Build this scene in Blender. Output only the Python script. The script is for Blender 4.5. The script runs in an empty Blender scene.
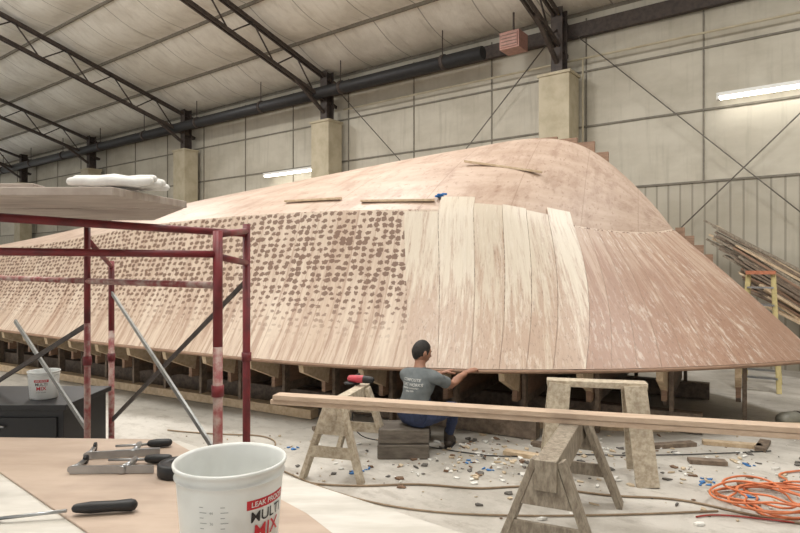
import bpy, bmesh, math, random
from mathutils import Vector, Matrix
from mathutils.bvhtree import BVHTree
random.seed(7)
scene = bpy.context.scene
scene.view_settings.view_transform = 'Standard'
scene.view_settings.look = 'None'
V = Vector
Z = V((0,0,1))

def lin(c):
    out=[]
    for x in c:
        x=x/255.0
        out.append(x/12.92 if x<=0.04045 else ((x+0.055)/1.055)**2.4)
    return (out[0],out[1],out[2],1.0)

# ---------------------------------------------------------------- nodes
class NT:
    def __init__(self,name):
        self.m=bpy.data.materials.new(name); self.m.use_nodes=True
        self.t=self.m.node_tree; self.t.nodes.clear()
        self.out=self.t.nodes.new('ShaderNodeOutputMaterial')
        self.b=self.t.nodes.new('ShaderNodeBsdfPrincipled')
        self.t.links.new(self.b.outputs[0],self.out.inputs[0])
    def n(self,ty,**kw):
        x=self.t.nodes.new(ty)
        for k,v in kw.items(): setattr(x,k,v)
        return x
    def L(self,a,b): self.t.links.new(a,b)
    def put(self,sock,val):
        if isinstance(val,bpy.types.NodeSocket): self.L(val,sock)
        else: sock.default_value=val
    def math(self,op,a,b=0.0,c=None,clamp=False):
        x=self.n('ShaderNodeMath',operation=op,use_clamp=clamp)
        self.put(x.inputs[0],a); self.put(x.inputs[1],b)
        if c is not None: self.put(x.inputs[2],c)
        return x.outputs[0]
    def mix(self,f,a,b,mode='MIX'):
        x=self.n('ShaderNodeMix',data_type='RGBA',blend_type=mode)
        self.put(x.inputs[0],f); self.put(x.inputs[6],a); self.put(x.inputs[7],b)
        return x.outputs[2]
    def ss(self,v,lo,hi):
        x=self.n('ShaderNodeMapRange',interpolation_type='SMOOTHSTEP')
        self.put(x.inputs[0],v); x.inputs[1].default_value=lo; x.inputs[2].default_value=hi
        return x.outputs[0]
    def comb(self,x,y,z=0.0):
        c=self.n('ShaderNodeCombineXYZ'); self.put(c.inputs[0],x); self.put(c.inputs[1],y); self.put(c.inputs[2],z)
        return c.outputs[0]
    def noise(self,vec,scale=5,detail=3,rough=0.5):
        x=self.n('ShaderNodeTexNoise'); self.L(vec,x.inputs['Vector'])
        x.inputs['Scale'].default_value=scale; x.inputs['Detail'].default_value=detail; x.inputs['Roughness'].default_value=rough
        return x.outputs[0]
    def coord(self,which='Object'):
        return self.n('ShaderNodeTexCoord').outputs[which]
    def sep(self,vec):
        s=self.n('ShaderNodeSeparateXYZ'); self.L(vec,s.inputs[0]); return s.outputs
    def scale(self,vec,s):
        x=self.n('ShaderNodeVectorMath',operation='MULTIPLY'); self.L(vec,x.inputs[0]); x.inputs[1].default_value=s
        return x.outputs[0]
    def bump(self,h,strength=0.3,dist=0.01):
        x=self.n('ShaderNodeBump'); x.inputs['Strength'].default_value=strength; x.inputs['Distance'].default_value=dist
        self.L(h,x.inputs['Height']); self.L(x.outputs[0],self.b.inputs['Normal'])
    def col(self,c): self.put(self.b.inputs['Base Color'],c)
    def rough(self,r): self.put(self.b.inputs['Roughness'],r)

def simple(name,c,rough=0.6,metal=0.0,var=0.12,scale=12,c2=None,emit=None,es=0,stretch=(1,1,1)):
    m=NT(name)
    o=m.scale(m.coord(),stretch)
    nz=m.noise(o,scale,4,0.6)
    a=lin(c); b=lin(c2) if c2 else tuple([x*(1-var*2) for x in a[:3]])+(1,)
    f=m.ss(nz,0.35,0.7)
    m.col(m.mix(f,a,b)); m.rough(rough); m.b.inputs['Metallic'].default_value=metal
    if emit:
        m.b.inputs['Emission Color'].default_value=lin(emit); m.b.inputs['Emission Strength'].default_value=es
    return m.m

def wood(name,c,c2,rough=0.65,stretch=(3,3,20),scale=3):
    m=NT(name); o=m.scale(m.coord(),stretch)
    n1=m.noise(o,scale,5,0.65); n2=m.noise(m.coord(),4,3)
    k=m.mix(m.ss(n1,0.3,0.7),lin(c),lin(c2))
    k=m.mix(m.math('MULTIPLY',m.ss(n2,0.5,0.8),0.5),k,lin([x*0.78 for x in c2]))
    m.col(k); m.rough(rough); m.bump(n1,0.15,0.005)
    return m.m

# ---------------------------------------------------------------- mesh builder
class MB:
    def __init__(self): self.v=[];self.f=[];self.m=[];self.s=[];self.mats=[]
    def mi(self,mat):
        if mat not in self.mats: self.mats.append(mat)
        return self.mats.index(mat)
    def add(self,vs,fs,mat,smooth=False):
        o=len(self.v); i=self.mi(mat)
        self.v+= [V(a) for a in vs]
        for f in fs:
            self.f.append([o+a for a in f]); self.m.append(i); self.s.append(smooth)
    def hexa(self,c,mat):
        self.add(c,[(0,3,2,1),(4,5,6,7),(0,1,5,4),(1,2,6,5),(2,3,7,6),(3,0,4,7)],mat)
    def box(self,c,s,mat,R=None):
        c=V(c); hs=[x/2 for x in s]; P=[]
        for z in (-1,1):
            for x,y in ((-1,-1),(1,-1),(1,1),(-1,1)):
                p=V((x*hs[0],y*hs[1],z*hs[2]))
                if R is not None: p=R@p
                P.append(c+p)
        self.hexa(P,mat)
    def beam(self,p1,p2,w,h,mat,up=None):
        p1=V(p1);p2=V(p2); d=(p2-p1).normalized()
        up=V(up) if up else (Z if abs(d.z)<0.95 else V((0,1,0)))
        sx=d.cross(up).normalized(); u=sx.cross(d).normalized()
        P=[]
        for p in (p1,p2):
            for a,b in ((-1,-1),(1,-1),(1,1),(-1,1)):
                P.append(p+sx*(a*w/2)+u*(b*h/2))
        self.hexa(P,mat)
    def sweep(self,pts,rad,mat,n=10,flat=None,smooth=True,cap=True):
        pts=[V(p) for p in pts]; rings=[]; vs=[];fs=[]
        d0=(pts[1]-pts[0]).normalized()
        ref=V(flat[0]).normalized() if flat else (Z if abs(d0.z)<0.9 else V((1,0,0)))
        fl=flat[1] if flat else 1.0
        for i,p in enumerate(pts):
            if i==0: d=pts[1]-pts[0]
            elif i==len(pts)-1: d=pts[-1]-pts[-2]
            else: d=(pts[i+1]-pts[i]).normalized()+(pts[i]-pts[i-1]).normalized()
            d.normalize()
            sx=d.cross(ref)
            if sx.length<1e-4: sx=d.orthogonal()
            sx.normalize(); u=sx.cross(d).normalized()
            r=rad[i] if isinstance(rad,(list,tuple)) else rad
            for k in range(n):
                a=2*math.pi*k/n
                vs.append(p+sx*(math.cos(a)*r)+u*(math.sin(a)*r*fl))
        for i in range(len(pts)-1):
            for k in range(n):
                fs.append((i*n+k,i*n+(k+1)%n,(i+1)*n+(k+1)%n,(i+1)*n+k))
        self.add(vs,fs,mat,smooth)
        if cap:
            o=len(self.v)-len(vs)
            i=self.mi(mat)
            self.f.append([o+k for k in range(n)][::-1]); self.m.append(i); self.s.append(False)
            self.f.append([o+(len(pts)-1)*n+k for k in range(n)]); self.m.append(i); self.s.append(False)
    def tube(self,p1,p2,r,mat,n=12,r2=None): self.sweep([p1,p2],[r,r if r2 is None else r2],mat,n)
    def finger(self,pts,rad,mat,n=10,flat=None):
        pts=[V(p) for p in pts]
        d=(pts[-1]-pts[-2]).normalized(); r=rad[-1]
        P=pts+[pts[-1]+d*r*0.6,pts[-1]+d*r*0.95]; R=list(rad)+[r*0.8,r*0.3]
        d=(pts[0]-pts[1]).normalized(); r=rad[0]
        P=[pts[0]+d*r*0.95,pts[0]+d*r*0.6]+P; R=[r*0.3,r*0.8]+R
        self.sweep(P,R,mat,n,flat)
    def lathe(self,prof,c,mat,n=48,smooth=True,axis=None):
        c=V(c); vs=[];fs=[]
        Q=Matrix.Identity(3) if axis is None else Z.rotation_difference(V(axis)).to_matrix()
        for r,z in prof:
            for k in range(n):
                a=2*math.pi*k/n
                vs.append(c+Q@V((math.cos(a)*r,math.sin(a)*r,z)))
        for i in range(len(prof)-1):
            for k in range(n):
                fs.append((i*n+k,i*n+(k+1)%n,(i+1)*n+(k+1)%n,(i+1)*n+k))
        self.add(vs,fs,mat,smooth)
    def prism(self,poly,z0,z1,mat):
        n=len(poly)
        vs=[V((x,y,z0)) for x,y in poly]+[V((x,y,z1)) for x,y in poly]
        fs=[tuple(range(n))[::-1],tuple(range(n,2*n))]+[(i,(i+1)%n,n+(i+1)%n,n+i) for i in range(n)]
        self.add(vs,fs,mat)
    def ball(self,c,r,mat,n=16,R=None):
        c=V(c); vs=[];fs=[]; h=n//2
        for i in range(h+1):
            t=math.pi*i/h
            for k in range(n):
                a=2*math.pi*k/n
                p=V((math.sin(t)*math.cos(a)*r[0],math.sin(t)*math.sin(a)*r[1],math.cos(t)*r[2]))
                if R is not None: p=R@p
                vs.append(c+p)
        for i in range(h):
            for k in range(n): fs.append((i*n+k,(i+1)*n+k,(i+1)*n+(k+1)%n,i*n+(k+1)%n))
        self.add(vs,fs,mat,True)
    def obj(self,name,matrix=None,parent=None,bevel=0,fix=True):
        me=bpy.data.meshes.new(name); me.from_pydata(self.v,[],self.f)
        for m in self.mats: me.materials.append(m)
        me.polygons.foreach_set('material_index',self.m)
        me.polygons.foreach_set('use_smooth',self.s)
        if fix:
            bm=bmesh.new(); bm.from_mesh(me)
            bmesh.ops.recalc_face_normals(bm,faces=bm.faces); bm.to_mesh(me); bm.free()
        me.update()
        o=bpy.data.objects.new(name,me); scene.collection.objects.link(o)
        if matrix is not None: o.matrix_world=matrix
        if parent: o.parent=parent
        if bevel:
            b=o.modifiers.new('bevel','BEVEL'); b.width=bevel; b.segments=2; b.limit_method='ANGLE'; b.angle_limit=math.radians(40)
        return o

def empty(name,loc=(0,0,0)):
    e=bpy.data.objects.new(name,None); scene.collection.objects.link(e); e.location=loc; return e

def text_geo(s,size,bold=0.0):
    cu=bpy.data.curves.new('t','FONT'); cu.body=s; cu.size=size; cu.offset=bold; cu.align_x='CENTER'; cu.align_y='CENTER'
    o=bpy.data.objects.new('t',cu); scene.collection.objects.link(o)
    dg=bpy.context.evaluated_depsgraph_get(); me=o.evaluated_get(dg).to_mesh()
    bm=bmesh.new(); bm.from_mesh(me)
    bmesh.ops.triangulate(bm,faces=bm.faces)
    for _ in range(1): bmesh.ops.subdivide_edges(bm,edges=[e for e in bm.edges if e.calc_length()>size*0.3],cuts=1)
    bmesh.ops.triangulate(bm,faces=bm.faces)
    bm.verts.index_update()
    vs=[v.co.copy() for v in bm.verts]; fs=[[v.index for v in f.verts] for f in bm.faces]; bm.free()
    o.evaluated_get(dg).to_mesh_clear(); bpy.data.objects.remove(o)
    return vs,fs

# ================================================================ materials
def m_concrete():
    m=NT('dusty_concrete'); o=m.coord()
    a=m.noise(o,0.9,5,0.6); b=m.noise(o,7,5,0.7); c=m.noise(o,60,2); e=m.noise(m.scale(o,(1,2.5,1)),2.2,6,0.75)
    k=m.mix(m.ss(a,0.3,0.7),lin((200,195,187)),lin((166,161,152)))
    k=m.mix(m.math('MULTIPLY',m.ss(b,0.52,0.75),0.5),k,lin((130,123,113)))
    k=m.mix(m.math('MULTIPLY',m.ss(e,0.50,0.66),0.45),k,lin((136,128,117)))
    k=m.mix(m.math('MULTIPLY',m.ss(c,0.55,0.8),0.35),k,lin((216,212,205)))
    m.col(k); m.rough(0.75); m.bump(b,0.15,0.004); return m.m
M_floor=m_concrete()

def m_wall():
    m=NT('insulated_wall_liner'); o=m.coord(); s=m.sep(o)
    low=m.math('LESS_THAN',s[2],3.2)
    rib=m.math('FRACT',m.math('DIVIDE',s[0],0.2))
    ribm=m.math('MULTIPLY',m.math('LESS_THAN',rib,0.16),low)
    n1=m.noise(m.scale(o,(0.5,1,0.9)),1.2,5,0.6); n2=m.noise(m.scale(o,(4,1,0.35)),2.0,4,0.6)
    k=m.mix(m.ss(n1,0.35,0.7),lin((196,190,175)),lin((172,165,149)))
    k=m.mix(m.math('MULTIPLY',m.ss(n2,0.5,0.75),0.35),k,lin((144,137,121)))
    k=m.mix(m.math('MULTIPLY',low,0.4),k,lin((158,151,136)))
    k=m.mix(m.math('MULTIPLY',ribm,0.45),k,lin((98,92,80)))
    m.col(k); m.rough(0.6)
    h=m.math('ADD',ribm,m.math('MULTIPLY',n1,0.8)); m.bump(h,0.5,0.03); return m.m
M_wall=m_wall()
def m_roof():
    m=NT('roof_insulation_vinyl'); o=m.coord()
    n1=m.noise(m.scale(o,(1,1,1)),0.9,5,0.65); n2=m.noise(m.scale(o,(3,0.6,1)),2.2,4,0.6)
    k=m.mix(m.ss(n1,0.35,0.7),lin((236,232,222)),lin((214,208,196)))
    k=m.mix(m.math('MULTIPLY',m.ss(n2,0.5,0.75),0.4),k,lin((176,168,153)))
    fr=m.math('FRACT',m.math('DIVIDE',m.sep(o)[0],1.2)); g=m.math('LESS_THAN',fr,0.025)
    k=m.mix(m.math('MULTIPLY',g,0.6),k,lin((112,106,94)))
    m.col(k); m.rough(0.5); m.bump(n2,0.6,0.07); return m.m
M_roof=m_roof()
M_seam=simple('seam_strip',(128,122,110),0.7)
M_purlin=simple('purlin_paint',(128,121,108),0.7)
M_steel=simple('dark_painted_steel',(78,68,62),0.6,0.1,c2=(58,50,47))
M_black=simple('black_duct',(44,44,46),0.5)
M_tan=simple('tan_column_cladding',(188,178,154),0.7,c2=(170,159,134),scale=3)
M_lamp=simple('lamp_tube',(255,255,250),0.5,emit=(255,250,240),es=7)
M_white_pl=simple('white_plastic',(232,232,228),0.35,var=0.03)
M_pink=simple('heater_red',(184,140,128),0.5)
M_cable=simple('steel_cable',(112,106,98),0.5,0.3)

def hull_common(m,plank=True):
    uv=m.n('ShaderNodeUVMap'); uv.uv_map='UVMap'
    return m.sep(uv.outputs[0])
def m_hull():
    m=NT('hull_veneer_first_layer'); s=hull_common(m); U,Vv=s[0],s[1]
    pid=m.math('FLOOR',m.math('DIVIDE',U,0.26)); fr=m.math('FRACT',m.math('DIVIDE',U,0.26))
    wn=m.n('ShaderNodeTexWhiteNoise',noise_dimensions='1D'); m.L(pid,wn.inputs['W'])
    st=m.noise(m.comb(m.math('MULTIPLY',U,20),m.math('MULTIPLY',Vv,0.9)),1.0,6,0.7)
    st2=m.noise(m.comb(m.math('MULTIPLY',U,11),m.math('MULTIPLY',Vv,1.1),3.0),1.0,6,0.7)
    k=m.mix(wn.outputs[0],lin((212,197,180)),lin((198,179,160)))
    k=m.mix(m.math('MULTIPLY',m.ss(st,0.38,0.66),0.5),k,lin((180,153,134)))
    low=m.ss(Vv,1.5,0.3)
    k=m.mix(m.math('MULTIPLY',m.math('MULTIPLY',m.ss(st2,0.44,0.62),m.math('ADD',m.math('MULTIPLY',low,0.5),0.3)),0.8),k,lin((148,114,95)))
    # rows of glue dabs
    dn=m.noise(m.comb(m.math('MULTIPLY',U,7),m.math('MULTIPLY',Vv,7)),1.0,2)
    ux=m.math('ADD',m.math('DIVIDE',U,0.100),m.math('MULTIPLY',dn,0.4))
    vy=m.math('ADD',m.math('DIVIDE',Vv,0.074),m.math('MULTIPLY',dn,0.4))
    vo=m.n('ShaderNodeTexVoronoi',voronoi_dimensions='2D',feature='F1'); m.L(m.comb(ux,vy),vo.inputs['Vector'])
    vo.inputs['Scale'].default_value=1.0; vo.inputs['Randomness'].default_value=0.45
    rn=m.noise(m.comb(m.math('MULTIPLY',U,42),m.math('MULTIPLY',Vv,42)),1.0,3)
    sz=m.noise(m.comb(m.math('MULTIPLY',U,7),m.math('MULTIPLY',Vv,4.0),11.0),1.0,2)
    dd=m.math('ADD',vo.outputs['Distance'],m.math('MULTIPLY',m.math('SUBTRACT',rn,0.5),0.6))
    dd=m.math('ADD',dd,m.math('MULTIPLY',m.math('SUBTRACT',sz,0.5),0.55))
    dd=m.math('ADD',dd,m.math('MULTIPLY',m.ss(Vv,1.0,0.3),0.12))
    dab=m.ss(dd,0.41,0.30)
    pres=m.ss(Vv,0.12,0.7)
    gap=m.math('GREATER_THAN',m.math('ABSOLUTE',m.math('SUBTRACT',fr,0.5)),0.475)
    dabf=m.math('MULTIPLY',dab,pres)
    k=m.mix(m.math('MULTIPLY',dabf,0.9),k,lin((108,78,62)))
    k=m.mix(m.math('MULTIPLY',gap,0.4),k,lin((140,106,87)))
    m.col(k); m.rough(0.5); m.bump(m.math('ADD',m.math('MULTIPLY',dabf,0.6),st),0.25,0.005); return m.m
M_hull=m_hull()
def m_bottom():
    m=NT('hull_bottom_plywood'); s=hull_common(m); U,Vv=s[0],s[1]
    a=m.noise(m.comb(m.math('MULTIPLY',U,1.2),m.math('MULTIPLY',Vv,5)),1.0,5,0.6)
    b=m.noise(m.comb(m.math('MULTIPLY',U,12),m.math('MULTIPLY',Vv,12)),1.0,4,0.6)
    c=m.noise(m.comb(m.math('MULTIPLY',U,3),m.math('MULTIPLY',Vv,2.2),4.0),1.0,6,0.7)
    k=m.mix(m.ss(a,0.3,0.7),lin((192,171,155)),lin((174,151,134)))
    k=m.mix(m.math('MULTIPLY',m.ss(c,0.46,0.66),0.6),k,lin((150,123,106)))
    k=m.mix(m.math('MULTIPLY',m.ss(b,0.56,0.70),0.55),k,lin((134,105,88)))
    fr=m.math('FRACT',m.math('DIVIDE',U,1.22)); g=m.math('LESS_THAN',fr,0.012)
    k=m.mix(m.math('MULTIPLY',g,0.4),k,lin((124,96,79)))
    m.col(k); m.rough(0.5); m.bump(b,0.2,0.004); return m.m
M_bottom=m_bottom()
def m_plank(name,light,dark,glue,th,base,rep):
    m=NT(name); s=hull_common(m); U,Vv=s[0],s[1]
    ge=m.n('ShaderNodeNewGeometry')
    oi=ge.outputs['Random Per Island']
    st=m.noise(m.comb(m.math('MULTIPLY',U,30),m.math('MULTIPLY',Vv,0.8)),1.0,6,0.7)
    bl=m.noise(m.comb(m.math('MULTIPLY',U,13),m.math('MULTIPLY',Vv,1.3),m.math('MULTIPLY',oi,9.0)),1.0,6,0.75)
    fl=m.noise(m.comb(m.math('MULTIPLY',U,20),m.math('MULTIPLY',Vv,5.5),5.0),1.0,5,0.75)
    fine=m.noise(m.comb(m.math('MULTIPLY',U,40),m.math('MULTIPLY',Vv,14),1.0),1.0,3,0.7)
    big=m.noise(m.comb(m.math('MULTIPLY',U,1.6),m.math('MULTIPLY',Vv,1.4),8.0),1.0,3,0.6)
    k=m.mix(oi,lin(light),lin(dark))
    k=m.mix(m.math('MULTIPLY',m.ss(st,0.42,0.66),0.6),k,lin(dark))
    low=m.ss(Vv,th,0.1)
    amt=m.math('ADD',m.math('MULTIPLY',low,0.17),m.math('ADD',bl,base))
    gf=m.math('MULTIPLY',m.ss(amt,0.48,0.66),0.85)
    k=m.mix(gf,k,lin(glue))
    k=m.mix(m.math('MULTIPLY',m.math('MULTIPLY',m.ss(fl,0.50,0.64),m.ss(big,0.35,0.6)),rep),k,lin((222,212,200)))  # whitish streaks, glossy highlights painted into the plank colour
    k=m.mix(m.math('MULTIPLY',m.math('MULTIPLY',m.ss(fine,0.55,0.68),gf),0.6),k,lin([x*0.68 for x in glue]))
    m.col(k); m.rough(m.math('ADD',0.2,m.math('MULTIPLY',fl,0.4))); m.bump(m.math('ADD',st,fl),0.35,0.007); return m.m
M_pl_light=m_plank('veneer_plank_light',(218,208,192),(204,191,172),(176,149,130),1.5,-0.01,0.5)
M_pl_brown=m_plank('veneer_plank_glued',(192,169,151),(178,152,133),(156,122,103),2.0,0.01,0.6)

M_ply=wood('plywood_frame',(206,180,148),(176,146,114))
M_ply_d=wood('plywood_dark',(158,128,106),(132,105,86))
M_lum=wood('lumber',(210,190,162),(186,162,132),stretch=(6,6,6))
M_lumd=wood('grey_lumber',(138,122,106),(102,88,76),stretch=(6,6,6))
M_horse=wood('sawhorse_grey_wood',(162,152,136),(120,108,94),stretch=(14,14,5))
M_horse_w=wood('sawhorse_cream_paint',(204,194,174),(164,148,128),stretch=(9,9,9))
M_board=wood('board_on_horses',(200,178,157),(182,158,137),stretch=(1,12,12))

# ================================================================ building
ang=math.atan2(-0.605,0.797)
W=Matrix.Translation((2.17,13.0,0))@Matrix.Rotation(ang,4,'Z')
def wl(x,y,z): return W@V((x,y,z))
fl=MB(); 
fl.box((0,-12.5,-0.05),(60,33,0.1),M_floor); fl.obj('floor',matrix=W)
PIT=0.288; RID=-15.0
w=MB(); w.box((-12,0.06,3.4),(58,0.12,6.8),M_wall)
w.obj('wall_back',matrix=W)
w=MB(); w.box((-40.9,-12.5,5),(0.12,25,10),M_wall); w.obj('wall_left',matrix=W)
w=MB(); w.box((17.1,-8,5),(0.12,16,10),M_wall); w.obj('wall_right',matrix=W)
t=MB()
for z in (3.2,4.46,5.55): t.box((-12,-0.012,z),(58,0.03,0.035),M_seam)
x=-38
while x<16:
    t.box((x,-0.01,4.9),(0.025,0.022,3.4),M_seam); x+=2.1
t.obj('trim_1',matrix=W)
r=MB(); vs=[];fs=[]
npb=8
sp=1.5
xs=[-40.8+i*0.6 for i in range(97)]
rows=[]
nb=10
for b in range(nb):
    for j in range(npb):
        f=j/npb; y=-(b+f)*sp; rows.append((y,-0.12*math.sin(math.pi*f)))
rows.append((-nb*sp,0))
for (y,sag) in rows:
    for i,xx in enumerate(xs):
        dip=0.75*sag*(1 if i%2 else 0.0)
        vs.append((xx,y,6.75-PIT*y+sag+dip))
nx=len(xs)
for j in range(len(rows)-1):
    for i in range(nx-1): fs.append((j*nx+i,j*nx+i+1,(j+1)*nx+i+1,(j+1)*nx+i))
r.add(vs,fs,M_roof,True)
zr=6.75-PIT*RID
r.add([(-40.8,RID,zr),(16.8,RID,zr),(16.8,-29,6.75),(-40.8,-29,6.75)],[(0,1,2,3)],M_roof)
r.obj('ceiling',matrix=W,fix=False)
pu=MB()
for b in range(nb+1):
    y=-b*sp; z=6.75-PIT*y-0.03
    pu.beam((-40.8,y,z),(16.8,y,z),0.04,0.09,M_purlin)
pu.obj('roof_purlins',matrix=W)
cols=[7.8,1.5,-4.8,-11.1,-17.4,-23.7,-30]
def truss(x):
    m=MB()
    def top(y): return V((x,y,6.45-PIT*y))
    def bot(y): return V((x,y,5.85-PIT*y))
    for s in (-0.05,0.05):
        dx=V((s,0,0))
        m.beam(top(-0.1)+dx,top(RID)+dx,0.045,0.08,M_steel)
        m.beam(bot(-0.1)+dx,bot(RID)+dx,0.045,0.08,M_steel)
    y=-0.2;k=0
    while y>RID+0.7:
        y2=y-0.65
        a=(top(y),bot(y2)) if k%2==0 else (bot(y),top(y2))
        m.tube(a[0],a[1],0.02,M_steel,6)
        y=y2;k+=1
    m.beam(top(RID),bot(RID),0.09,0.09,M_steel)
    return m
for i,x in enumerate(cols):
    truss(x).obj('roof_truss',matrix=W)
    c=MB()
    c.box((x,-0.42,2.7),(0.62,0.5,5.4),M_tan)
    c.box((x,-0.42,5.42),(0.68,0.56,0.06),M_tan)
    for dy in (-0.12,0.12): c.box((x,-0.4+dy,6.1),(0.24,0.025,1.3),M_steel)
    c.box((x,-0.4,6.1),(0.025,0.24,1.3),M_steel)
    c.beam((x,-0.4,5.6),(x,-1.5,6.3),0.08,0.08,M_steel)
    c.obj('wall_column',matrix=W,bevel=0.01)
d=MB()
d.sweep([(-38,-0.75,6.12),(0.0,-0.75,6.12)],0.14,M_black,16)
for x in range(-37,0,3): d.sweep([(x,-0.75,6.12),(x+0.08,-0.75,6.12)],0.165,M_steel,16); d.tube((x,-0.75,6.2),(x,-0.75,6.85),0.012,M_steel,6)
d.obj('air_duct',matrix=W)
e=MB(); e.beam((-40,-0.1,6.35),(16,-0.1,6.35),0.12,0.28,M_steel); e.obj('eave_beam',matrix=W)
h=MB(); h.box((0.72,-0.8,6.15),(0.42,0.4,0.34),M_pink); h.box((0.72,-1.01,6.15),(0.36,0.03,0.28),M_pink)
for k in range(4): h.box((0.72,-1.03,6.05+k*0.065),(0.34,0.02,0.008),M_purlin)
h.tube((0.72,-0.8,6.3),(0.72,-0.8,6.75),0.02,M_steel); h.obj('unit_heater',matrix=W,bevel=0.015)
c=MB()
c.tube((1.7,-0.25,6.3),(7.6,-0.25,0.4),0.012,M_cable,6)
c.tube((7.6,-0.25,6.3),(1.7,-0.25,0.4),0.012,M_cable,6)
c.tube((-4.6,-0.25,6.3),(1.3,-0.25,0.4),0.012,M_cable,6)
c.tube((1.3,-0.25,6.3),(-4.6,-0.25,0.4),0.012,M_cable,6)
c.obj('wall_bracing_cables',matrix=W)
c=MB(); c.tube((-4.4,-0.2,5.75),(16,-0.2,5.75),0.022,M_tan,8)
c.tube((1.9,-0.2,5.75),(1.9,-0.2,3.0),0.018,M_tan,8); c.obj('electrical_conduit',matrix=W)
def fluoro(x0,x1,z):
    m=MB(); m.box(((x0+x1)/2,-0.22,z+0.07),(x1-x0,0.16,0.06),M_white_pl)
    for dy in (-0.26,-0.18): m.tube((x0+0.04,dy,z+0.02),(x1-0.04,dy,z+0.02),0.024,M_lamp,10)
    for xx in (x0+0.02,x1-0.02): m.box((xx,-0.22,z+0.03),(0.04,0.16,0.08),M_white_pl)
    m.box((x0+0.4,-0.07,z+0.07),(0.05,0.14,0.03),M_steel); m.box((x1-0.4,-0.07,z+0.07),(0.05,0.14,0.03),M_steel)
    m.obj('fluorescent_light',matrix=W)
fluoro(-7.45,-5.15,4.28); fluoro(4.25,6.7,4.55)

# ================================================================ hull
P0=V((1.07,8.25,0)); A=V((0.8713,-0.4907,0)); Nn=V((-0.4907,-0.8713,0))
def hw(u,v,z): return P0+A*u+Nn*v+V((0,0,z))
S=[(-12,2.3,.72),(-9.5,2.55,.73),(-6.7,2.72,.74),(-3.34,2.95,.74),(0,2.69,.72),(1.1,2.3,.72),(2.0,1.84,.73),(2.9,1.18,.74),(3.55,.5,.74),(3.88,0,.73)]
C=[(-12,1.5,1.9),(-9.5,1.8,1.98),(-6.7,2.0,2.08),(-3.34,2.2,2.30),(-.1,1.9,2.33),(.8,1.55,2.30),(1.4,1.15,2.18),(1.9,.7,2.10),(2.28,.25,2.10),(2.45,0,2.14)]
K=[(-12,0,2.05),(-9.5,0,2.35),(-6.7,0,2.76),(-3.34,0,3.08),(-.1,0,3.34),(.75,0,3.38),(1.3,0,3.27),(1.8,0,2.92),(2.25,0,2.42),(2.45,0,2.14)]
T=[0.0]
for i in range(1,len(S)): T.append(T[-1]+(V(S[i])-V(S[i-1])).length)
TM=T[-1]
def interp(P,t):
    t=max(0,min(TM,t)); i=0
    while i<len(T)-2 and t>T[i+1]: i+=1
    def tan(j):
        if j==0: return (V(P[1])-V(P[0]))/(T[1]-T[0])
        if j==len(P)-1: return (V(P[-1])-V(P[-2]))/(T[-1]-T[-2])
        h0=T[j]-T[j-1];h1=T[j+1]-T[j]
        return ((V(P[j])-V(P[j-1]))/h0*h1+(V(P[j+1])-V(P[j]))/h1*h0)/(h0+h1)
    h=T[i+1]-T[i]; x=(t-T[i])/h
    a=2*x**3-3*x**2+1;b=x**3-2*x**2+x;c=-2*x**3+3*x**2;d=x**3-x**2
    return V(P[i])*a+tan(i)*h*b+V(P[i+1])*c+tan(i+1)*h*d
def hull_uvz(t,s):
    if s<=1:
        a=interp(S,t);b=interp(C,t); p=a.lerp(b,s)
        fade=min(1,(TM-t)/1.5)
        p.y-=0.11*math.sin(math.pi*s)*(1-0.4*s)*fade*min(1,p.y)
        p.x+=0.02*math.sin(math.pi*s)*(1-fade)
    else:
        a=interp(C,t);b=interp(K,t); p=a.lerp(b,s-1)
        p.z+=0.05*math.sin(math.pi*(s-1))*min(1,(TM-t)/1.5)
    p.y=max(0,p.y)
    return p
def hull_pt(t,s,off=0,side=1):
    p=hull_uvz(t,s); q=hw(p.x,p.y*side,p.z)
    if off:
        e=0.02
        s1=min(s,1.98)
        if s<=1: s1=min(s,0.97)
        a=hull_uvz(min(t+e,TM),s1);b=hull_uvz(max(t-e,0),s1);c=hull_uvz(t,s1+e);d=hull_uvz(t,max(s1-e,0))
        ta=hw(a.x,a.y*side,a.z)-hw(b.x,b.y*side,b.z); tb=hw(c.x,c.y*side,c.z)-hw(d.x,d.y*side,d.z)
        n=ta.cross(tb)
        if n.length>1e-9:
            n.normalize()
            if n.dot(Nn*side+V((0,0,0.4)))<0: n=-n
            q=q+n*off
    return q
def skin_grid(t0f,t1f,s0,s1,nt,ns,side=1,off=0,straight=False):
    vs=[];uv=[]
    for j in range(ns+1):
        s=s0+(s1-s0)*j/ns
        for i in range(nt+1):
            k=i/nt; t=t0f(s)+(t1f(s)-t0f(s))*k
            if straight and s>1:
                a=hull_pt(t,1,off,side); b=hull_pt(t,0.85,off,side); c=hull_pt(t,s,off,side)
                q=(a+(a-b)*((s-1)/0.15)).lerp(c,0.35)
                vs.append(q)
            else: vs.append(hull_pt(t,s,off,side))
            uv.append((t,s*1.75))
    fs=[]
    for j in range(ns):
        for i in range(nt): fs.append((j*(nt+1)+i,j*(nt+1)+i+1,(j+1)*(nt+1)+i+1,(j+1)*(nt+1)+i))
    return vs,fs,uv
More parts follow.
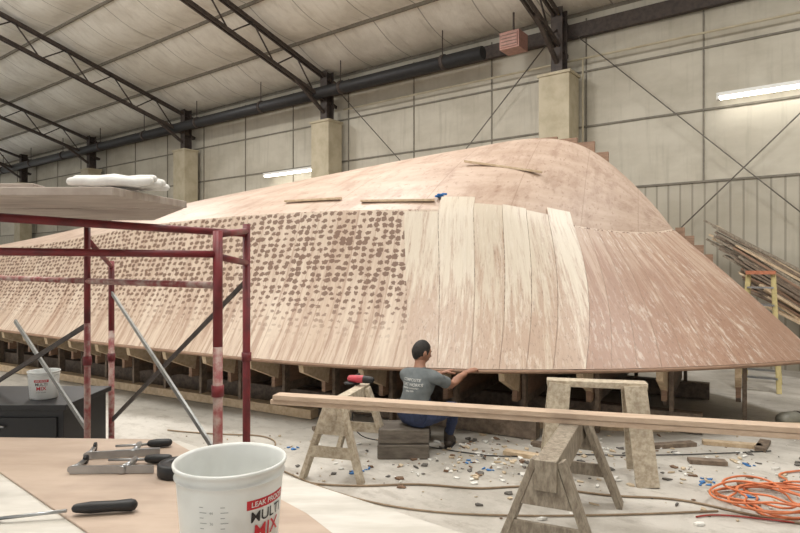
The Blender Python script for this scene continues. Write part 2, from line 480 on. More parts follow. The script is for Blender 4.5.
def hull_mesh(name,parts,parent=None):
    vs=[];fs=[];uv=[];mi=[];mats=[]
    for (v,f,u,mat) in parts:
        o=len(vs); vs+=v; uv+=u
        if mat not in mats: mats.append(mat)
        for a in f: fs.append([o+x for x in a]); mi.append(mats.index(mat))
    me=bpy.data.meshes.new(name); me.from_pydata(vs,[],fs)
    for m in mats: me.materials.append(m)
    me.polygons.foreach_set('material_index',mi); me.polygons.foreach_set('use_smooth',[True]*len(fs))
    l=me.uv_layers.new(name='UVMap')
    for lp in me.loops: l.data[lp.index].uv=uv[lp.vertex_index]
    me.update()
    o=bpy.data.objects.new(name,me); scene.collection.objects.link(o)
    if parent: o.parent=parent
    return o
hull=empty('boat_hull',(0,0,0))
TS=T[4]
def delta(t):
    pts=[(0,0.32),(TS,0.32),(TS+1.2,-0.06),(TS+2.46,-0.44),(TS+3.5,-0.40),(TM,0)]
    for (a,b),(c,d) in zip(pts[:-1],pts[1:]):
        if t<=c: return b+(d-b)*(t-a)/(c-a)
    return 0
sk=lambda t,s: t+delta(t)*(1-min(s,1))**1.25
parts=[]
for side in (1,-1):
    a=skin_grid(lambda s:0,lambda s:TM,0,1,150,16,side); parts.append((a[0],a[1],a[2],M_hull))
    a=skin_grid(lambda s:0,lambda s:TM,1,2,150,12,side); parts.append((a[0],a[1],a[2],M_bottom))
a=[hull_pt(0,s) for s in (0,.5,1,1.5,2)]+[hull_pt(0,s,0,-1) for s in (1.5,1,.5,0)]
parts.append((a,[tuple(range(len(a)))],[(0,0)]*len(a),M_bottom))
ho=hull_mesh('hull_skin',parts,hull)
edges=[TS,TS+.44,TS+.90,TS+1.30,TS+1.66,TS+2.02,TS+2.46]
n2=10
edges+=[TS+2.46+(TM-TS-2.46)*k/n2 for k in range(1,n2+1)]
tops=[0.985,1.10,1.05,1.06,1.05,1.11]
parts=[]
for i in range(len(edges)-1):
    a0,a1=edges[i],edges[i+1]; g=0.003 if i<6 else 0.0015
    top=tops[i] if i<6 else 0.985
    f0=lambda s,a=a0: sk(a,s)+g
    f1=lambda s,a=a1: min(sk(a,s)-g,TM)
    ns=20
    mt=M_pl_light if i<6 else M_pl_brown
    of=0.007 if i<6 else 0.004
    o1=skin_grid(f0,f1,0.0,top,5,ns,1,of+0.001*(i%2)*(1 if i<6 else 0),True)
    o0=skin_grid(f0,f1,0.0,top,5,ns,1,-0.002,True)
    v=o1[0]+o0[0]; uv=o1[2]+o0[2]; n=len(o1[0]); f=list(o1[1])
    nt=5
    ring=[j for j in range(nt+1)]+[(j)*(nt+1)+nt for j in range(1,ns+1)]+[ns*(nt+1)+j for j in range(nt-1,-1,-1)]+[j*(nt+1) for j in range(ns-1,0,-1)]
    f+=[(q[3]+n,q[2]+n,q[1]+n,q[0]+n) for q in o0[1]]
    parts.append((v,f,uv,mt))
    v2=[];f2=[];u2=[]
    for q in range(len(ring)):
        b,c=ring[q],ring[(q+1)%len(ring)]; o=len(v2)
        v2+=[v[b],v[c],v[n+c],v[n+b]]; u2+=[uv[b],uv[c],uv[c],uv[b]]; f2.append((o,o+1,o+2,o+3))
    parts.append((v2,f2,u2,M_bottom))
hull_mesh('veneer_planks',parts,hull)
bt=MB()
pts=[hull_pt(TM*k/80,0)+V((0,0,-0.02)) for k in range(81)]
bt.sweep(pts,0.02,M_ply_d,6)
pts=[hull_pt(TM*k/80,0,0,-1)+V((0,0,-0.02)) for k in range(81)]
bt.sweep(pts,0.02,M_ply_d,6)
bt.obj('sheer_batten',parent=hull)
R_h=Matrix((A,-Nn,Z)).transposed()
st=MB()
for (u,top,ln) in ((0.62,3.43,.3),(0.90,3.42,.26),(1.16,3.38,.26),(1.40,3.31,.22),(1.60,3.16,.16)):
    p=hw(u,-0.25,top-0.35); st.box(p,(ln,0.06,0.7),M_ply_d,R_h)
for (u,top,ln) in ((2.52,2.16,.10),(2.62,2.06,.10),(2.72,1.95,.10),(2.82,1.84,.09)):
    p=hw(u,-0.10,top-0.15); st.box(p,(ln,0.05,0.3),M_ply_d,R_h)
st.obj('stem_blocks',parent=hull)
def on_hull(u_t,s,off=0.03): return hull_pt(u_t,s,off)
sb=MB()
def stick(t0,s0,t1,s1,w=0.05):
    p,q=on_hull(t0,s0,0.02),on_hull(t1,s1,0.02)
    mid=on_hull((t0+t1)/2,(s0+s1)/2,0.02); lift=max(0,(mid-(p+q)/2).z)+0.004
    sb.beam(p+Z*lift,q+Z*lift,w,0.025,M_lum)
stick(12.35,1.56,13.75,1.42); stick(10.15,1.16,11.0,1.14); stick(11.35,1.09,12.35,1.08)
sb.obj('wood_battens',parent=hull)
M_blue=simple('blue_tape',(50,120,190),0.5)
bb=MB(); q=on_hull(12.4,1.12,0.03)
for k in range(6): bb.box(q+V((random.uniform(-.04,.04),random.uniform(-.05,.05),random.uniform(-.005,.02))),(0.05,0.04,0.02),M_blue,Matrix.Rotation(random.random()*3,3,'Z'))
bb.obj('blue_tape_scrap',parent=hull)

fr=MB()
k=0; u=-11.4
def sheer_v(u):
    best=None
    for i in range(200):
        p=interp(S,TM*i/199)
        if best is None or abs(p.x-u)<abs(best.x-u): best=p
    return best
while u<3.4:
    p=sheer_v(u); v=max(p.y-0.06,0.12)
    for sd in (1,-1):
        def q(vv,z,du): return hw(u+du,vv*sd,z)
        g=[q(v,0.70,-.03),q(v-0.02,0.60,-.03),q(max(v-0.45,0),0.42,-.03),q(max(v-0.5,0),0.70,-.03)]
        g2=[x+A*0.06 for x in g]
        fr.add(g+g2,[(0,1,2,3),(7,6,5,4),(0,4,5,1),(1,5,6,2),(2,6,7,3),(3,7,4,0)],M_lum)
        vp=max(v-0.55,0.05)
        fr.beam(hw(u+0.06,vp*sd,0.0),hw(u+0.06,vp*sd,0.72),0.09,0.04,M_lumd,up=A)
    fr.beam(hw(u,-max(v-0.4,0.1),0.5),hw(u,max(v-0.4,0.1),0.5),0.05,0.34,M_ply_d)
    if v>0.8: fr.beam(hw(u,-v+0.6,0.3),hw(u,v-0.6,0.3),0.05,0.1,M_lumd)
    u+=0.66; k+=1
for v in (1.9,0.9,-0.9,-1.9):
    fr.beam(hw(-11.6,v,0.11),hw(1.4 if abs(v)>1.5 else 2.8,v,0.11),0.14,0.2,M_lumd)
fr.beam(hw(-8.5,2.35,0.06),hw(-1.0,2.35,0.06),0.14,0.1,M_lum)
fr.beam(hw(1.2,1.5,0.05),hw(3.8,0.35,0.05),0.12,0.1,M_lum)
fr.obj('hull_building_frame')

# ================================================================ sawhorses & boards
def sawhorse(name,a,b,z,mat,splay=0.27,bw=0.09,bh=0.14,lw=0.09,plate=True):
    m=MB(); a=V((a[0],a[1],0));b=V((b[0],b[1],0)); d=(b-a).normalized(); s=V((-d.y,d.x,0))
    top=V((0,0,z-bh/2)); m.beam(a+top,b+top,bw,bh,mat)
    for e,dd in ((a+d*0.1,-1),(b-d*0.1,1)):
        F=[]
        for sg in (-1,1):
            pt=e+s*sg*(bw/2+0.01)+V((0,0,z-0.02)); ft=e+s*sg*splay+d*dd*0.07+V((0,0,0.0))
            m.beam(pt,ft+V((0,0,0.0)),lw,0.04,mat,up=s)
            F.append(pt.lerp(ft,0.62))
        m.beam(F[0]+d*dd*0.04,F[1]+d*dd*0.04,0.022,0.09,mat)
        if plate:
            g=e+d*dd*0.05
            t0=g+V((0,0,z-0.05));t1=g+V((0,0,z-0.26))+d*dd*0.02
            P=[t0-s*0.06,t0+s*0.06,t1+s*0.14,t1-s*0.14]; Q=[x+d*dd*0.018 for x in P]
            m.add(P+Q,[(0,1,2,3),(7,6,5,4),(0,4,5,1),(1,5,6,2),(2,6,7,3),(3,7,4,0)],mat)
    return m.obj(name,bevel=0.004)
sawhorse('sawhorse',(-0.55,4.72),(-0.32,5.5),0.63,M_horse_w,splay=0.25)
sawhorse('sawhorse',(0.80,3.30),(1.3,4.4),0.63,M_horse,splay=0.30,bw=0.12,bh=0.17,lw=0.12)
sawhorse('sawhorse',(1.22,4.98),(1.98,4.82),0.77,M_horse_w,splay=0.22,bw=0.14,bh=0.05,lw=0.17)
m=MB()
pa,pb=V((-0.99,4.72,0)),V((3.0,3.62,0))
m.beam(pa+V((0,0,0.649)),pb+V((0,0,0.649)),0.13,0.036,M_board)
sh=V((0.02,-0.025,0)); m.beam(pa+sh+V((0,0,0.687)),pb+sh+V((0.05,0,0.687)),0.12,0.036,M_board)
m.obj('long_boards',bevel=0.003)

M_red=simple('tool_red',(196,70,84),0.4); M_rub=simple('black_rubber',(28,28,30),0.5)
g=MB(); gc=V((-0.35,5.38,0.69))
gd=V((0.9,-0.3,0.0)).normalized()
g.finger([gc-gd*0.1,gc+gd*0.02],[0.032,0.036],M_red,12); g.finger([gc+gd*0.03,gc+gd*0.1],[0.036,0.028],M_rub,12)
g.lathe([(0,-0.02),(0.06,-0.02),(0.062,-0.012),(0.03,0.0),(0,0.0)],gc-gd*0.1+V((0,0,-0.025)),M_rub,24)
g.tube(gc-gd*0.08,gc-gd*0.08+V((0.05,0.11,0.02)),0.014,M_rub,10)
g.obj('angle_grinder')

# ================================================================ foreground table
M_tt=wood('table_top_light',(208,204,197),(188,183,174),stretch=(2,10,2),scale=2)
M_tp=wood('table_plywood_pink',(186,167,151),(170,150,134),stretch=(2,8,2),scale=1.5)
TZ=1.14
m=MB()
poly=[(-2.3,2.0),(-0.71,1.93),(0.55,0.93),(0.2,0.5),(-2.3,0.5)]
m.prism(poly,TZ-0.03,TZ,M_tt)
m.prism([(-1.47,1.955),(-0.74,1.925),(-0.21,1.35),(0.06,0.96),(-0.25,0.86),(-0.66,1.26)],TZ,TZ+0.006,M_tp)
for x,y in ((-2.2,1.9),(-0.8,1.85),(0.35,0.95),(-2.2,0.6),(0.05,0.6)): m.box((x,y,(TZ-0.03)/2),(0.09,0.09,TZ-0.03),M_lum)
m.beam((-2.2,1.9,TZ-0.09),(-0.8,1.85,TZ-0.09),0.04,0.1,M_lum); m.beam((-0.8,1.85,TZ-0.09),(0.35,0.95,TZ-0.09),0.04,0.1,M_lum)
m.beam((-2.2,0.6,TZ-0.09),(0.05,0.6,TZ-0.09),0.04,0.1,M_lum)
m.obj('work_table',bevel=0.002)

def m_bucket():
    m=NT('bucket_plastic'); n=m.noise(m.coord(),9,4)
    m.col(m.mix(m.ss(n,0.4,0.7),lin((222,224,222)),lin((208,210,208)))); m.rough(0.35)
    m.b.inputs['Subsurface Weight'].default_value=0.15; m.b.inputs['Subsurface Radius'].default_value=(0.02,0.02,0.02); return m.m
M_bk=m_bucket()
M_lab=simple('label_red',(190,34,46),0.5,var=0.02); M_ink=simple('label_ink',(24,24,26),0.5,var=0.02); M_grad=simple('graduation_grey',(150,154,156),0.6,var=0.02)
def bucket(name,c,rt,rb,h,labels=True,a0=0):
    m=MB(); c=V(c)
    prof=[(0,0.0),(rb*0.96,0.0),(rb,0.006),(rt*0.955,h*0.80),(rt*0.957,h*0.86),(rt*1.0,h*0.865),(rt*1.0,h*0.875),(rt*0.965,h*0.88),(rt*0.968,h*0.955),(rt*1.02,h*0.96),(rt*1.03,h*0.985),(rt*1.015,h),(rt*0.985,h*0.998),(rt*0.96,h*0.97),(rt*0.945,h*0.8),(rb*0.96,0.012),(0,0.012)]
    m.lathe(prof,c,M_bk,64)
    def R(z): return rb+(rt*0.955-rb)*min(1,z/(h*0.8))
    def wrap(s,size,ang,z,mat,bold=0,o=0.0008):
        vs,fs=text_geo(s,size,bold); P=[]
        for v in vs:
            zz=z+v.y; r=R(zz)+o; a=ang+v.x/r
            P.append(c+V((math.cos(a)*r,math.sin(a)*r,zz)))
        m.add(P,fs,mat)
    def patch(ang0,ang1,z0,z1,mat,o=0.0005):
        n=16;P=[];F=[]
        for j in range(3):
            for i in range(n+1):
                a=ang0+(ang1-ang0)*i/n; zz=z0+(z1-z0)*j/2; r=R(zz)+o
                P.append(c+V((math.cos(a)*r,math.sin(a)*r,zz)))
        for j in range(2):
            for i in range(n): F.append((j*(n+1)+i,j*(n+1)+i+1,(j+1)*(n+1)+i+1,(j+1)*(n+1)+i))
        m.add(P,F,mat)
    if labels:
        k=h/0.2
        a=a0
        patch(a-0.48,a+0.48,0.128*k,0.146*k,M_lab)
        wrap('LEAK PROOF',0.014*k,a,0.137*k,M_bk,0.0002,0.0016)
        wrap('MULTI',0.029*k,a,0.112*k,M_ink,0.0002,0.0012)
        wrap('MIX',0.038*k,a,0.082*k,M_lab,0.0004,0.0012)
        wrap('2.5 QT  MEASURE',0.008*k,a,0.055*k,M_ink)
        for i in range(12):
            z=(0.03+0.01*i)*k; w_=0.14 if i%2==0 else 0.08
            patch(a-1.35,a-1.35+w_,z,z+0.0012,M_grad)
            patch(a-0.95,a-0.95+w_,z,z+0.0012,M_grad)
            if i%2==0: wrap(str(4+4*i),0.007*k,a-1.12,z,M_grad)
    return m.obj(name,fix=True)
bucket('mixing_bucket',(-0.322,1.14,TZ+0.006),0.102,0.086,0.190,True,math.radians(-30))

M_chr=simple('clamp_steel',(170,172,174),0.3,0.8,var=0.1)
def clamp(name,p,ang,L):
    m=MB(); Rm=Matrix.Rotation(ang,3,'Z'); p=V(p)
    def w_(x,y,z): return p+Rm@V((x,y,z))
    m.beam(w_(0,0,0.012),w_(L,0,0.012),0.006,0.02,M_chr)
    m.sweep([w_(0,0,0.012),w_(0.005,0.03,0.012),w_(0.0,0.08,0.012)],[0.009,0.007,0.006],M_chr,10)
    m.lathe([(0,0),(0.013,0),(0.013,0.006),(0,0.006)],w_(0.0,0.08,0.014),M_rub,14,axis=Rm@V((1,0,0)))
    m.sweep([w_(L*0.62,-0.008,0.012),w_(L*0.63,0.04,0.012),w_(L*0.63,0.085,0.012)],[0.010,0.008,0.009],M_chr,10)
    m.tube(w_(L*0.3,0.08,0.012),w_(L*0.8,0.08,0.012),0.004,M_chr,8)
    m.finger([w_(L*0.8,0.08,0.014),w_(L*0.88,0.08,0.014),w_(L*1.05,0.08,0.014)],[0.011,0.013,0.012],M_rub,12)
    return m.obj(name)
clamp('bar_clamp',(-0.90,1.72,TZ+0.006),math.radians(12),0.2)
clamp('bar_clamp',(-0.88,1.60,TZ+0.006),math.radians(2),0.22)
m=MB(); m.lathe([(0.02,0),(0.05,0),(0.054,0.004),(0.054,0.030),(0.05,0.034),(0.02,0.034),(0.02,0)],(-0.59,1.60,TZ+0.006),M_rub,32)
m.lathe([(0.0,0.001),(0.021,0.001),(0.021,0.02),(0,0.02)],(-0.59,1.60,TZ+0.006),M_lumd,20); m.obj('sanding_pad')
m=MB(); hd=V((0.95,0.16,0)).normalized(); p=V((-0.72,1.335,TZ+0.022))
m.finger([p,p+hd*0.03,p+hd*0.08,p+hd*0.115],[0.010,0.013,0.012,0.014],M_rub,14)
m.tube(p+V((0,0,-0.004))-hd*0.02,p-hd*0.16+V((0,0,-0.012)),0.004,M_chr,8)
m.box(p-hd*0.18+V((0,0,-0.014)),(0.05,0.022,0.003),M_chr,Matrix.Rotation(0.17,3,'Z')); m.obj('chisel')

M_cab=simple('black_cabinet',(30,30,33),0.45)
m=MB(); m.box((-2.42,3.72,0.45),(0.95,0.5,0.86),M_cab); m.box((-2.42,3.72,0.89),(1.0,0.55,0.03),M_cab)
for k in range(4):
    m.box((-2.42,3.465,0.14+k*0.2),(0.88,0.015,0.18),M_cab); m.tube((-2.57,3.44,0.18+k*0.2),(-2.27,3.44,0.18+k*0.2),0.008,M_chr,8)
m.obj('tool_cabinet',bevel=0.008)
bucket('small_bucket',(-2.16,3.64,0.905),0.088,0.075,0.165,True,math.radians(-70))

# ================================================================ scaffold
M_sr=simple('scaffold_red_paint',(126,40,46),0.5,c2=(92,36,40),scale=8)
M_sw=simple('scaffold_scuffed_red',(140,66,66),0.5,c2=(176,156,146),scale=16)
M_galv=simple('galvanised_brace',(150,150,147),0.4,0.3)
m=MB(); r=0.0215
P3=V((-.82,2.7,0));P4=V((-.87,3.4,0));P1=V((-1.72,3.3,0));P2=V((-2.02,4.2,0))
P5=V((-1.95,2.15,0)); 
def post(p,z,mat,rr=r,mat2=None):
    if mat2:
        m.tube(p,p+V((0,0,z*0.72)),rr,mat2,14); m.tube(p+V((0,0,z*0.72)),p+V((0,0,z)),rr,mat,14)
    else: m.tube(p,p+V((0,0,z)),rr,mat,14)
    m.box(p+V((0,0,0.006)),(0.12,0.12,0.012),M_steel); m.tube(p+V((0,0,z*0.6)),p+V((0,0,z*0.6+0.05)),rr+0.006,mat,14)
post(P3,1.86,M_sr,r,M_sw);post(P4,1.94,M_sr);post(P1,1.93,M_sr,0.017,M_sw);post(P2,1.74,M_sr,0.02,M_sw);post(P5,1.95,M_sr)
def rail(a,za,b,zb,mat,rr=0.02): m.tube(a+V((0,0,za)),b+V((0,0,zb)),rr,mat,12)
rail(P4,1.885,P5,1.91,M_sr,0.019)
rail(P3,1.755,P5,1.76,M_sr,0.016)
rail(P3,1.615,P1,1.62,M_sw,0.016); rail(P1,1.62,P1+(P1-P3)*1.4,1.63,M_sw,0.016)
rail(P3,1.845,P4,1.90,M_sr,.017); rail(P3,1.745,P4,1.72,M_sr,.017)
rail(P3,0.5,P4,0.5,M_sr,.017)
rail(P1,1.85,P2,1.70,M_sr,.015); rail(P1,0.5,P2,0.5,M_sr,.017)
def brace(a,za,b,zb,mat=M_galv): m.beam(a+V((0,0,za)),b+V((0,0,zb)),0.012,0.026,mat)
brace(P2,1.52,P3,0.85); brace(P2,0.62,P4,1.62,M_steel)
brace(P1,0.8,P1+V((-0.75,0.55,0)),1.35); brace(P1,1.38,P1+V((-0.9,0.6,0)),0.95,M_steel)
m.obj('scaffold')
M_deck=wood('scaffold_plank_wood',(186,174,165),(162,148,138),stretch=(2,10,2))
m=MB()
m.prism([(-1.03,2.15),(-.93,2.62),(-3.2,2.68),(-3.2,2.15)],1.955,1.985,M_deck)
m.prism([(-.96,2.66),(-1.36,3.32),(-3.2,3.32),(-3.2,2.72)],1.955,1.985,M_deck)
m.prism([(-1.34,2.2),(-1.42,2.7),(-3.2,2.8),(-3.2,2.2)],1.987,2.005,M_deck)
m.obj('scaffold_planks',bevel=0.003)
M_cloth=simple('white_cloth',(230,229,226),0.8,var=0.05,scale=20)
m=MB()
for k in range(5):
    y0=2.26+0.035*k; zz=2.012+0.012*(k%2)+0.008
    pts=[(-1.24+0.05*i,y0+0.008*math.sin(i*1.7+k),zz+0.003*math.sin(i*2.3+k)) for i in range(7)]
    m.finger(pts,[0.016,0.019,0.018,0.020,0.018,0.019,0.015],M_cloth,10)
m.obj('folded_drop_cloth')

M_blk=wood('block_wood_grimy',(116,108,98),(84,76,68),stretch=(2,8,8))
m=MB(); m.box((0.03,5.45,0.065),(0.46,0.34,0.13),M_blk); m.box((0.035,5.45,0.2),(0.45,0.33,0.13),M_blk); m.obj('seat_block',bevel=0.012)

# ================================================================ man
man=empty('man',(0,0,0))
M_skin=simple('skin',(156,112,90),0.5,var=0.06)
M_shirt=simple('tshirt_grey',(108,114,116),0.85,var=0.08,scale=20)
M_jean=simple('dark_blue_jeans',(50,60,90),0.85,var=0.15,scale=25)
M_hair=simple('black_hair',(26,22,20),0.7,scale=80,c2=(40,34,30))
M_shoe=simple('work_boot',(62,52,44),0.6)
M_print=simple('shirt_print',(200,200,197),0.8,var=0.03)
M_eye=simple('eye_white',(215,210,204),0.3,var=0.01)
F=V((0.6,0.8,0)); Rt=V((0.8,-0.6,0))
J={}
def j(n,p,r): J[n]=(V(p),r)
hip=V((0.12,5.40,0.36))
j('pelvis',hip,0.118); j('waist',(0.125,5.39,0.47),0.108); j('chest',(0.155,5.405,0.60),0.118); j('upper',(0.175,5.425,0.70),0.098)
j('nb',(0.178,5.437,0.765),0.062); j('neck',(0.182,5.45,0.815),0.052); j('skull',(0.188,5.462,0.87),0.056)
sc=V((0.178,5.43,0.725))
j('clR',sc+Rt*0.10,0.068); j('shR',sc+Rt*0.18+V((0,0,-0.015)),0.060)
j('elR',(0.47,5.49,0.615),0.040); j('fmR',(0.53,5.55,0.655),0.038); j('wrR',(0.625,5.655,0.705),0.027)
j('clL',sc-Rt*0.10,0.068); j('shL',sc-Rt*0.18+V((0,0,-0.015)),0.060)
j('elL',(0.20,5.70,0.60),0.040); j('fmL',(0.27,5.72,0.63),0.037); j('wrL',(0.42,5.76,0.685),0.027)
j('hpR',hip+Rt*0.10+V((0,0,-0.01)),0.094); j('thR',(0.36,5.44,0.375),0.084); j('knR',(0.50,5.56,0.41),0.062); j('cfR',(0.49,5.60,0.28),0.056); j('anR',(0.46,5.66,0.10),0.042)
j('hpL',hip-Rt*0.10+V((0,0,-0.01)),0.094); j('thL',(0.15,5.62,0.385),0.084); j('knL',(0.25,5.80,0.42),0.062); j('cfL',(0.26,5.84,0.28),0.056); j('anL',(0.25,5.86,0.10),0.042)
names=list(J); E=[('pelvis','waist'),('waist','chest'),('chest','upper'),('upper','nb'),('nb','neck'),('neck','skull'),
 ('upper','clR'),('clR','shR'),('shR','elR'),('elR','fmR'),('fmR','wrR'),('upper','clL'),('clL','shL'),('shL','elL'),('elL','fmL'),('fmL','wrL'),
 ('pelvis','hpR'),('hpR','thR'),('thR','knR'),('knR','cfR'),('cfR','anR'),('pelvis','hpL'),('hpL','thL'),('thL','knL'),('knL','cfL'),('cfL','anL')]
me=bpy.data.meshes.new('b'); me.from_pydata([J[n][0] for n in names],[(names.index(a),names.index(b)) for a,b in E],[])
bo=bpy.data.objects.new('b',me); scene.collection.objects.link(bo)
bpy.context.view_layer.objects.active=bo
bo.modifiers.new('s','SKIN')
for i,n in enumerate(names):
    sv=me.skin_vertices[0].data[i]; sv.radius=(J[n][1],J[n][1]); sv.use_root=(n=='pelvis')
sm=bo.modifiers.new('u','SUBSURF'); sm.levels=3; sm.render_levels=3
dg=bpy.context.evaluated_depsgraph_get()
bm_=bpy.data.meshes.new_from_object(bo.evaluated_get(dg)); bpy.data.objects.remove(bo)
for v in bm_.vertices:
    p=v.co
    if 0.3<p.z<0.8:
        rel=p-V((0.15,5.41,p.z)); lat=rel.dot(Rt)
        if abs(lat)<0.2 and abs(rel.dot(F))<0.2:
            k=0.32*(1-(lat/0.2)**2)*min(1,(p.z-0.3)/0.1)*min(1,(0.8-p.z)/0.08)
            v.co=p+Rt*lat*k
    if p.z<0.74:
        f_=0.004*math.sin(p.z*70+p.x*38+p.y*20)*math.sin(p.x*46-p.z*30)
        v.co=v.co+v.normal*f_
nk=(J['neck'][0]-J['nb'][0]).normalized(); ncut=J['nb'][0]+nk*0.014
hem_n=V((0.10,0.13,1)).normalized(); hem_c=V((0.12,5.40,0.415))
bmx=bmesh.new(); bmx.from_mesh(bm_)
for co_,no_ in ((hem_c,hem_n),(ncut,nk)):
    bmesh.ops.bisect_plane(bmx,geom=list(bmx.verts)+list(bmx.edges)+list(bmx.faces),plane_co=co_,plane_no=no_)
bmx.to_mesh(bm_); bmx.free()
bm_.materials.clear()
for mt in (M_skin,M_shirt,M_jean,M_shoe): bm_.materials.append(mt)
def seg(p,a,b):
    ab=b-a; t=max(0,min(1,(p-a).dot(ab)/ab.length_squared)); return (p-(a+ab*t)).length,t
for f in bm_.polygons:
    f.use_smooth=True; p=f.center; best=(9,None,0)
    for a,b in E:
        dd,t_=seg(p,J[a][0],J[b][0]); dd-= (J[a][1]*(1-t_)+J[b][1]*t_)
        if dd<best[0]: best=(dd,(a,b),t_)
    a,b=best[1]; t_=best[2]
    if b in('waist','chest','upper') : mi=1
    elif a=='upper' and b!='nb' or a in('clR','clL'): mi=1
    elif b in('nb','neck') : mi=1 if (p-ncut).dot(nk)<0 else 0
    elif a in('shR','shL'): mi=1 if t_<0.62 else 0
    elif a in('neck','elR','elL','fmR','fmL'): mi=0
    else: mi=2
    if (p-V((0.12,5.40,p.z))).length<0.165 and p.z<0.55:
        mi=1 if (p-hem_c).dot(hem_n)>0 else 2
    elif mi==1 and p.z<0.42: mi=2
    f.material_index=mi
body=bpy.data.objects.new('body',bm_); scene.collection.objects.link(body); body.parent=man
bvh=BVHTree.FromPolygons([v.co.copy() for v in bm_.vertices],[list(f.vertices) for f in bm_.polygons])
tp=MB()
for (s,size,zc) in (('COMPOSITE',0.034,0.69),('BOAT WORKS',0.036,0.65),('MARINE CARPENTRY',0.018,0.62),('since 1979',0.020,0.595)):
    vs,fs=text_geo(s,size,0.0004); Pn=[]
    for v in vs:
        o=V((0.15,5.41,zc))+Rt*v.x+V((0,0,v.y))-F*0.5
        hit=bvh.ray_cast(o,F)
        Pn.append((hit[0]-F*0.003) if hit[0] else o+F*0.4)
    tp.add(Pn,fs,M_print)
tp.obj('shirt_print_back',parent=man)
cf=MB()
for s_,e_ in (('shR','elR'),('shL','elL')):
    a,b=J[s_][0],J[e_][0]; q1=a.lerp(b,0.52);q2=a.lerp(b,0.64)
    cf.sweep([a.lerp(b,0.25),q1,q2],[0.052,0.053,0.055],M_shirt,18,cap=False)
cf.obj('sleeve_cuffs',parent=man)
hf=V((0.86,0.47,-0.18)).normalized(); hr=hf.cross(Z).normalized(); hu=hr.cross(hf).normalized()
HC=V((0.196,5.472,0.915))
def hp(x,y,z): return HC+hr*x+hf*y+hu*z
def hs(x,y,z):
    X=x*0.073; Y=y*0.092; Zz=z*0.112
    if z<0:
        X*=1-0.28*(-z)**1.2
        if y<0: Y*=1+0.30*z
        else: Y*=1-0.05*(-z)
    return X,Y,Zz
hm=MB(); n=40;hh=28;vs=[];fs=[]
for i in range(hh+1):
    t=math.pi*i/hh
    for k in range(n):
        a=2*math.pi*k/n
        x=math.sin(t)*math.cos(a); y=math.sin(t)*math.sin(a); z=math.cos(t)
        X,Y,Zz=hs(x,y,z)
        if y>0.3 and abs(x)<0.25:
            nz=math.exp(-((z+0.20)/0.15)**2)*max(0,1-abs(x)/0.25); Y+=0.026*nz
            Y+=0.007*math.exp(-((z+0.52)/0.07)**2)*(1-abs(x)/0.25)
            Y+=0.008*math.exp(-((z+0.85)/0.10)**2)*(1-abs(x)/0.25)
        if y>0.3: 
            Y-=0.009*math.exp(-((z-0.02)/0.10)**2)*math.exp(-((abs(x)-0.38)/0.16)**2)
            Y+=0.004*math.exp(-((z-0.2)/0.08)**2)
        vs.append(hp(X,Y,Zz))
for i in range(hh):
    for k in range(n): fs.append((i*n+k,(i+1)*n+k,(i+1)*n+(k+1)%n,i*n+(k+1)%n))
hm.add(vs,fs,M_skin,True)
Re=Matrix((hr,hf,hu)).transposed()
for sg in (-1,1):
    hm.ball(hp(sg*0.029,0.074,0.003),(0.011,0.011,0.011),M_eye,12)
    hm.ball(hp(sg*0.029,0.082,0.003),(0.005,0.005,0.005),M_hair,8)
    hm.finger([hp(sg*0.016,0.089,0.022),hp(sg*0.03,0.087,0.026),hp(sg*0.044,0.078,0.02)],[0.003,0.004,0.003],M_hair,6)
    hm.ball(hp(sg*0.075,-0.006,-0.008),(0.008,0.019,0.031),M_skin,14,Re)
    hm.ball(hp(sg*0.081,-0.012,-0.004),(0.006,0.012,0.024),M_skin,10,Re)
M_lip=simple('lips',(140,84,74),0.5,var=0.03)
hm.finger([hp(-0.022,0.080,-0.055),hp(0,0.090,-0.056),hp(0.022,0.080,-0.055)],[0.003,0.005,0.003],M_lip,8)
vs=[];fs=[]
def sst(v,a,b):
    k=max(0,min(1,(v-a)/(b-a))); return k*k*(3-2*k)
for i in range(hh+1):
    t=math.pi*i/hh
    for k in range(n):
        a=2*math.pi*k/n
        x=math.sin(t)*math.cos(a); y=math.sin(t)*math.sin(a); z=math.cos(t)
        az=math.atan2(abs(x),-y)/math.pi
        line=-0.62+0.35*sst(az,0.15,0.42)+0.72*sst(az,0.52,0.78)
        q=0.95+0.095*sst(z,line-0.06,line+0.10)
        j_=1+random.uniform(-0.006,0.006)
        X,Y,Zz=hs(x,y,z)
        vs.append(hp(X*q*j_,Y*q*j_-0.001,Zz*q*(1.01 if z>0 else 1)*j_))
for i in range(hh):
    for k in range(n): fs.append((i*n+k,(i+1)*n+k,(i+1)*n+(k+1)%n,i*n+(k+1)%n))
hm.add(vs,fs,M_hair,True)
hm.obj('head',parent=man)
def hand(name,w_,d,up,side):
    m=MB(); w_=V(w_); d=V(d).normalized(); s=d.cross(V(up)).normalized(); u=s.cross(d).normalized()
    m.finger([w_-d*0.02,w_+d*0.02,w_+d*0.055,w_+d*0.08],[0.026,0.034,0.040,0.036],M_skin,14,flat=(u,0.55))
    for k,(off,L) in enumerate(((-0.030,0.062),(-0.010,0.070),(0.010,0.066),(0.029,0.052))):
        b=w_+d*0.082+s*off; r_=0.0088-0.0006*k
        a1=b+d*L*0.42+u*0.004; a2=a1+(d*0.55-u*0.75)*L*0.36; a3=a2+(-u*0.95-d*0.15)*L*0.28
        m.finger([b-d*0.025,b,a1,a2,a3],[r_,r_*1.08,r_,r_*0.93,r_*0.8],M_skin,10)
    b=w_+d*0.03+s*side*0.032
    m.finger([b-s*side*0.01,b+s*side*0.018+d*0.022-u*0.012,b+s*side*0.02+d*0.05-u*0.026,b+s*side*0.008+d*0.07-u*0.032],[0.013,0.012,0.0105,0.008],M_skin,10)
    m.obj(name,parent=man)
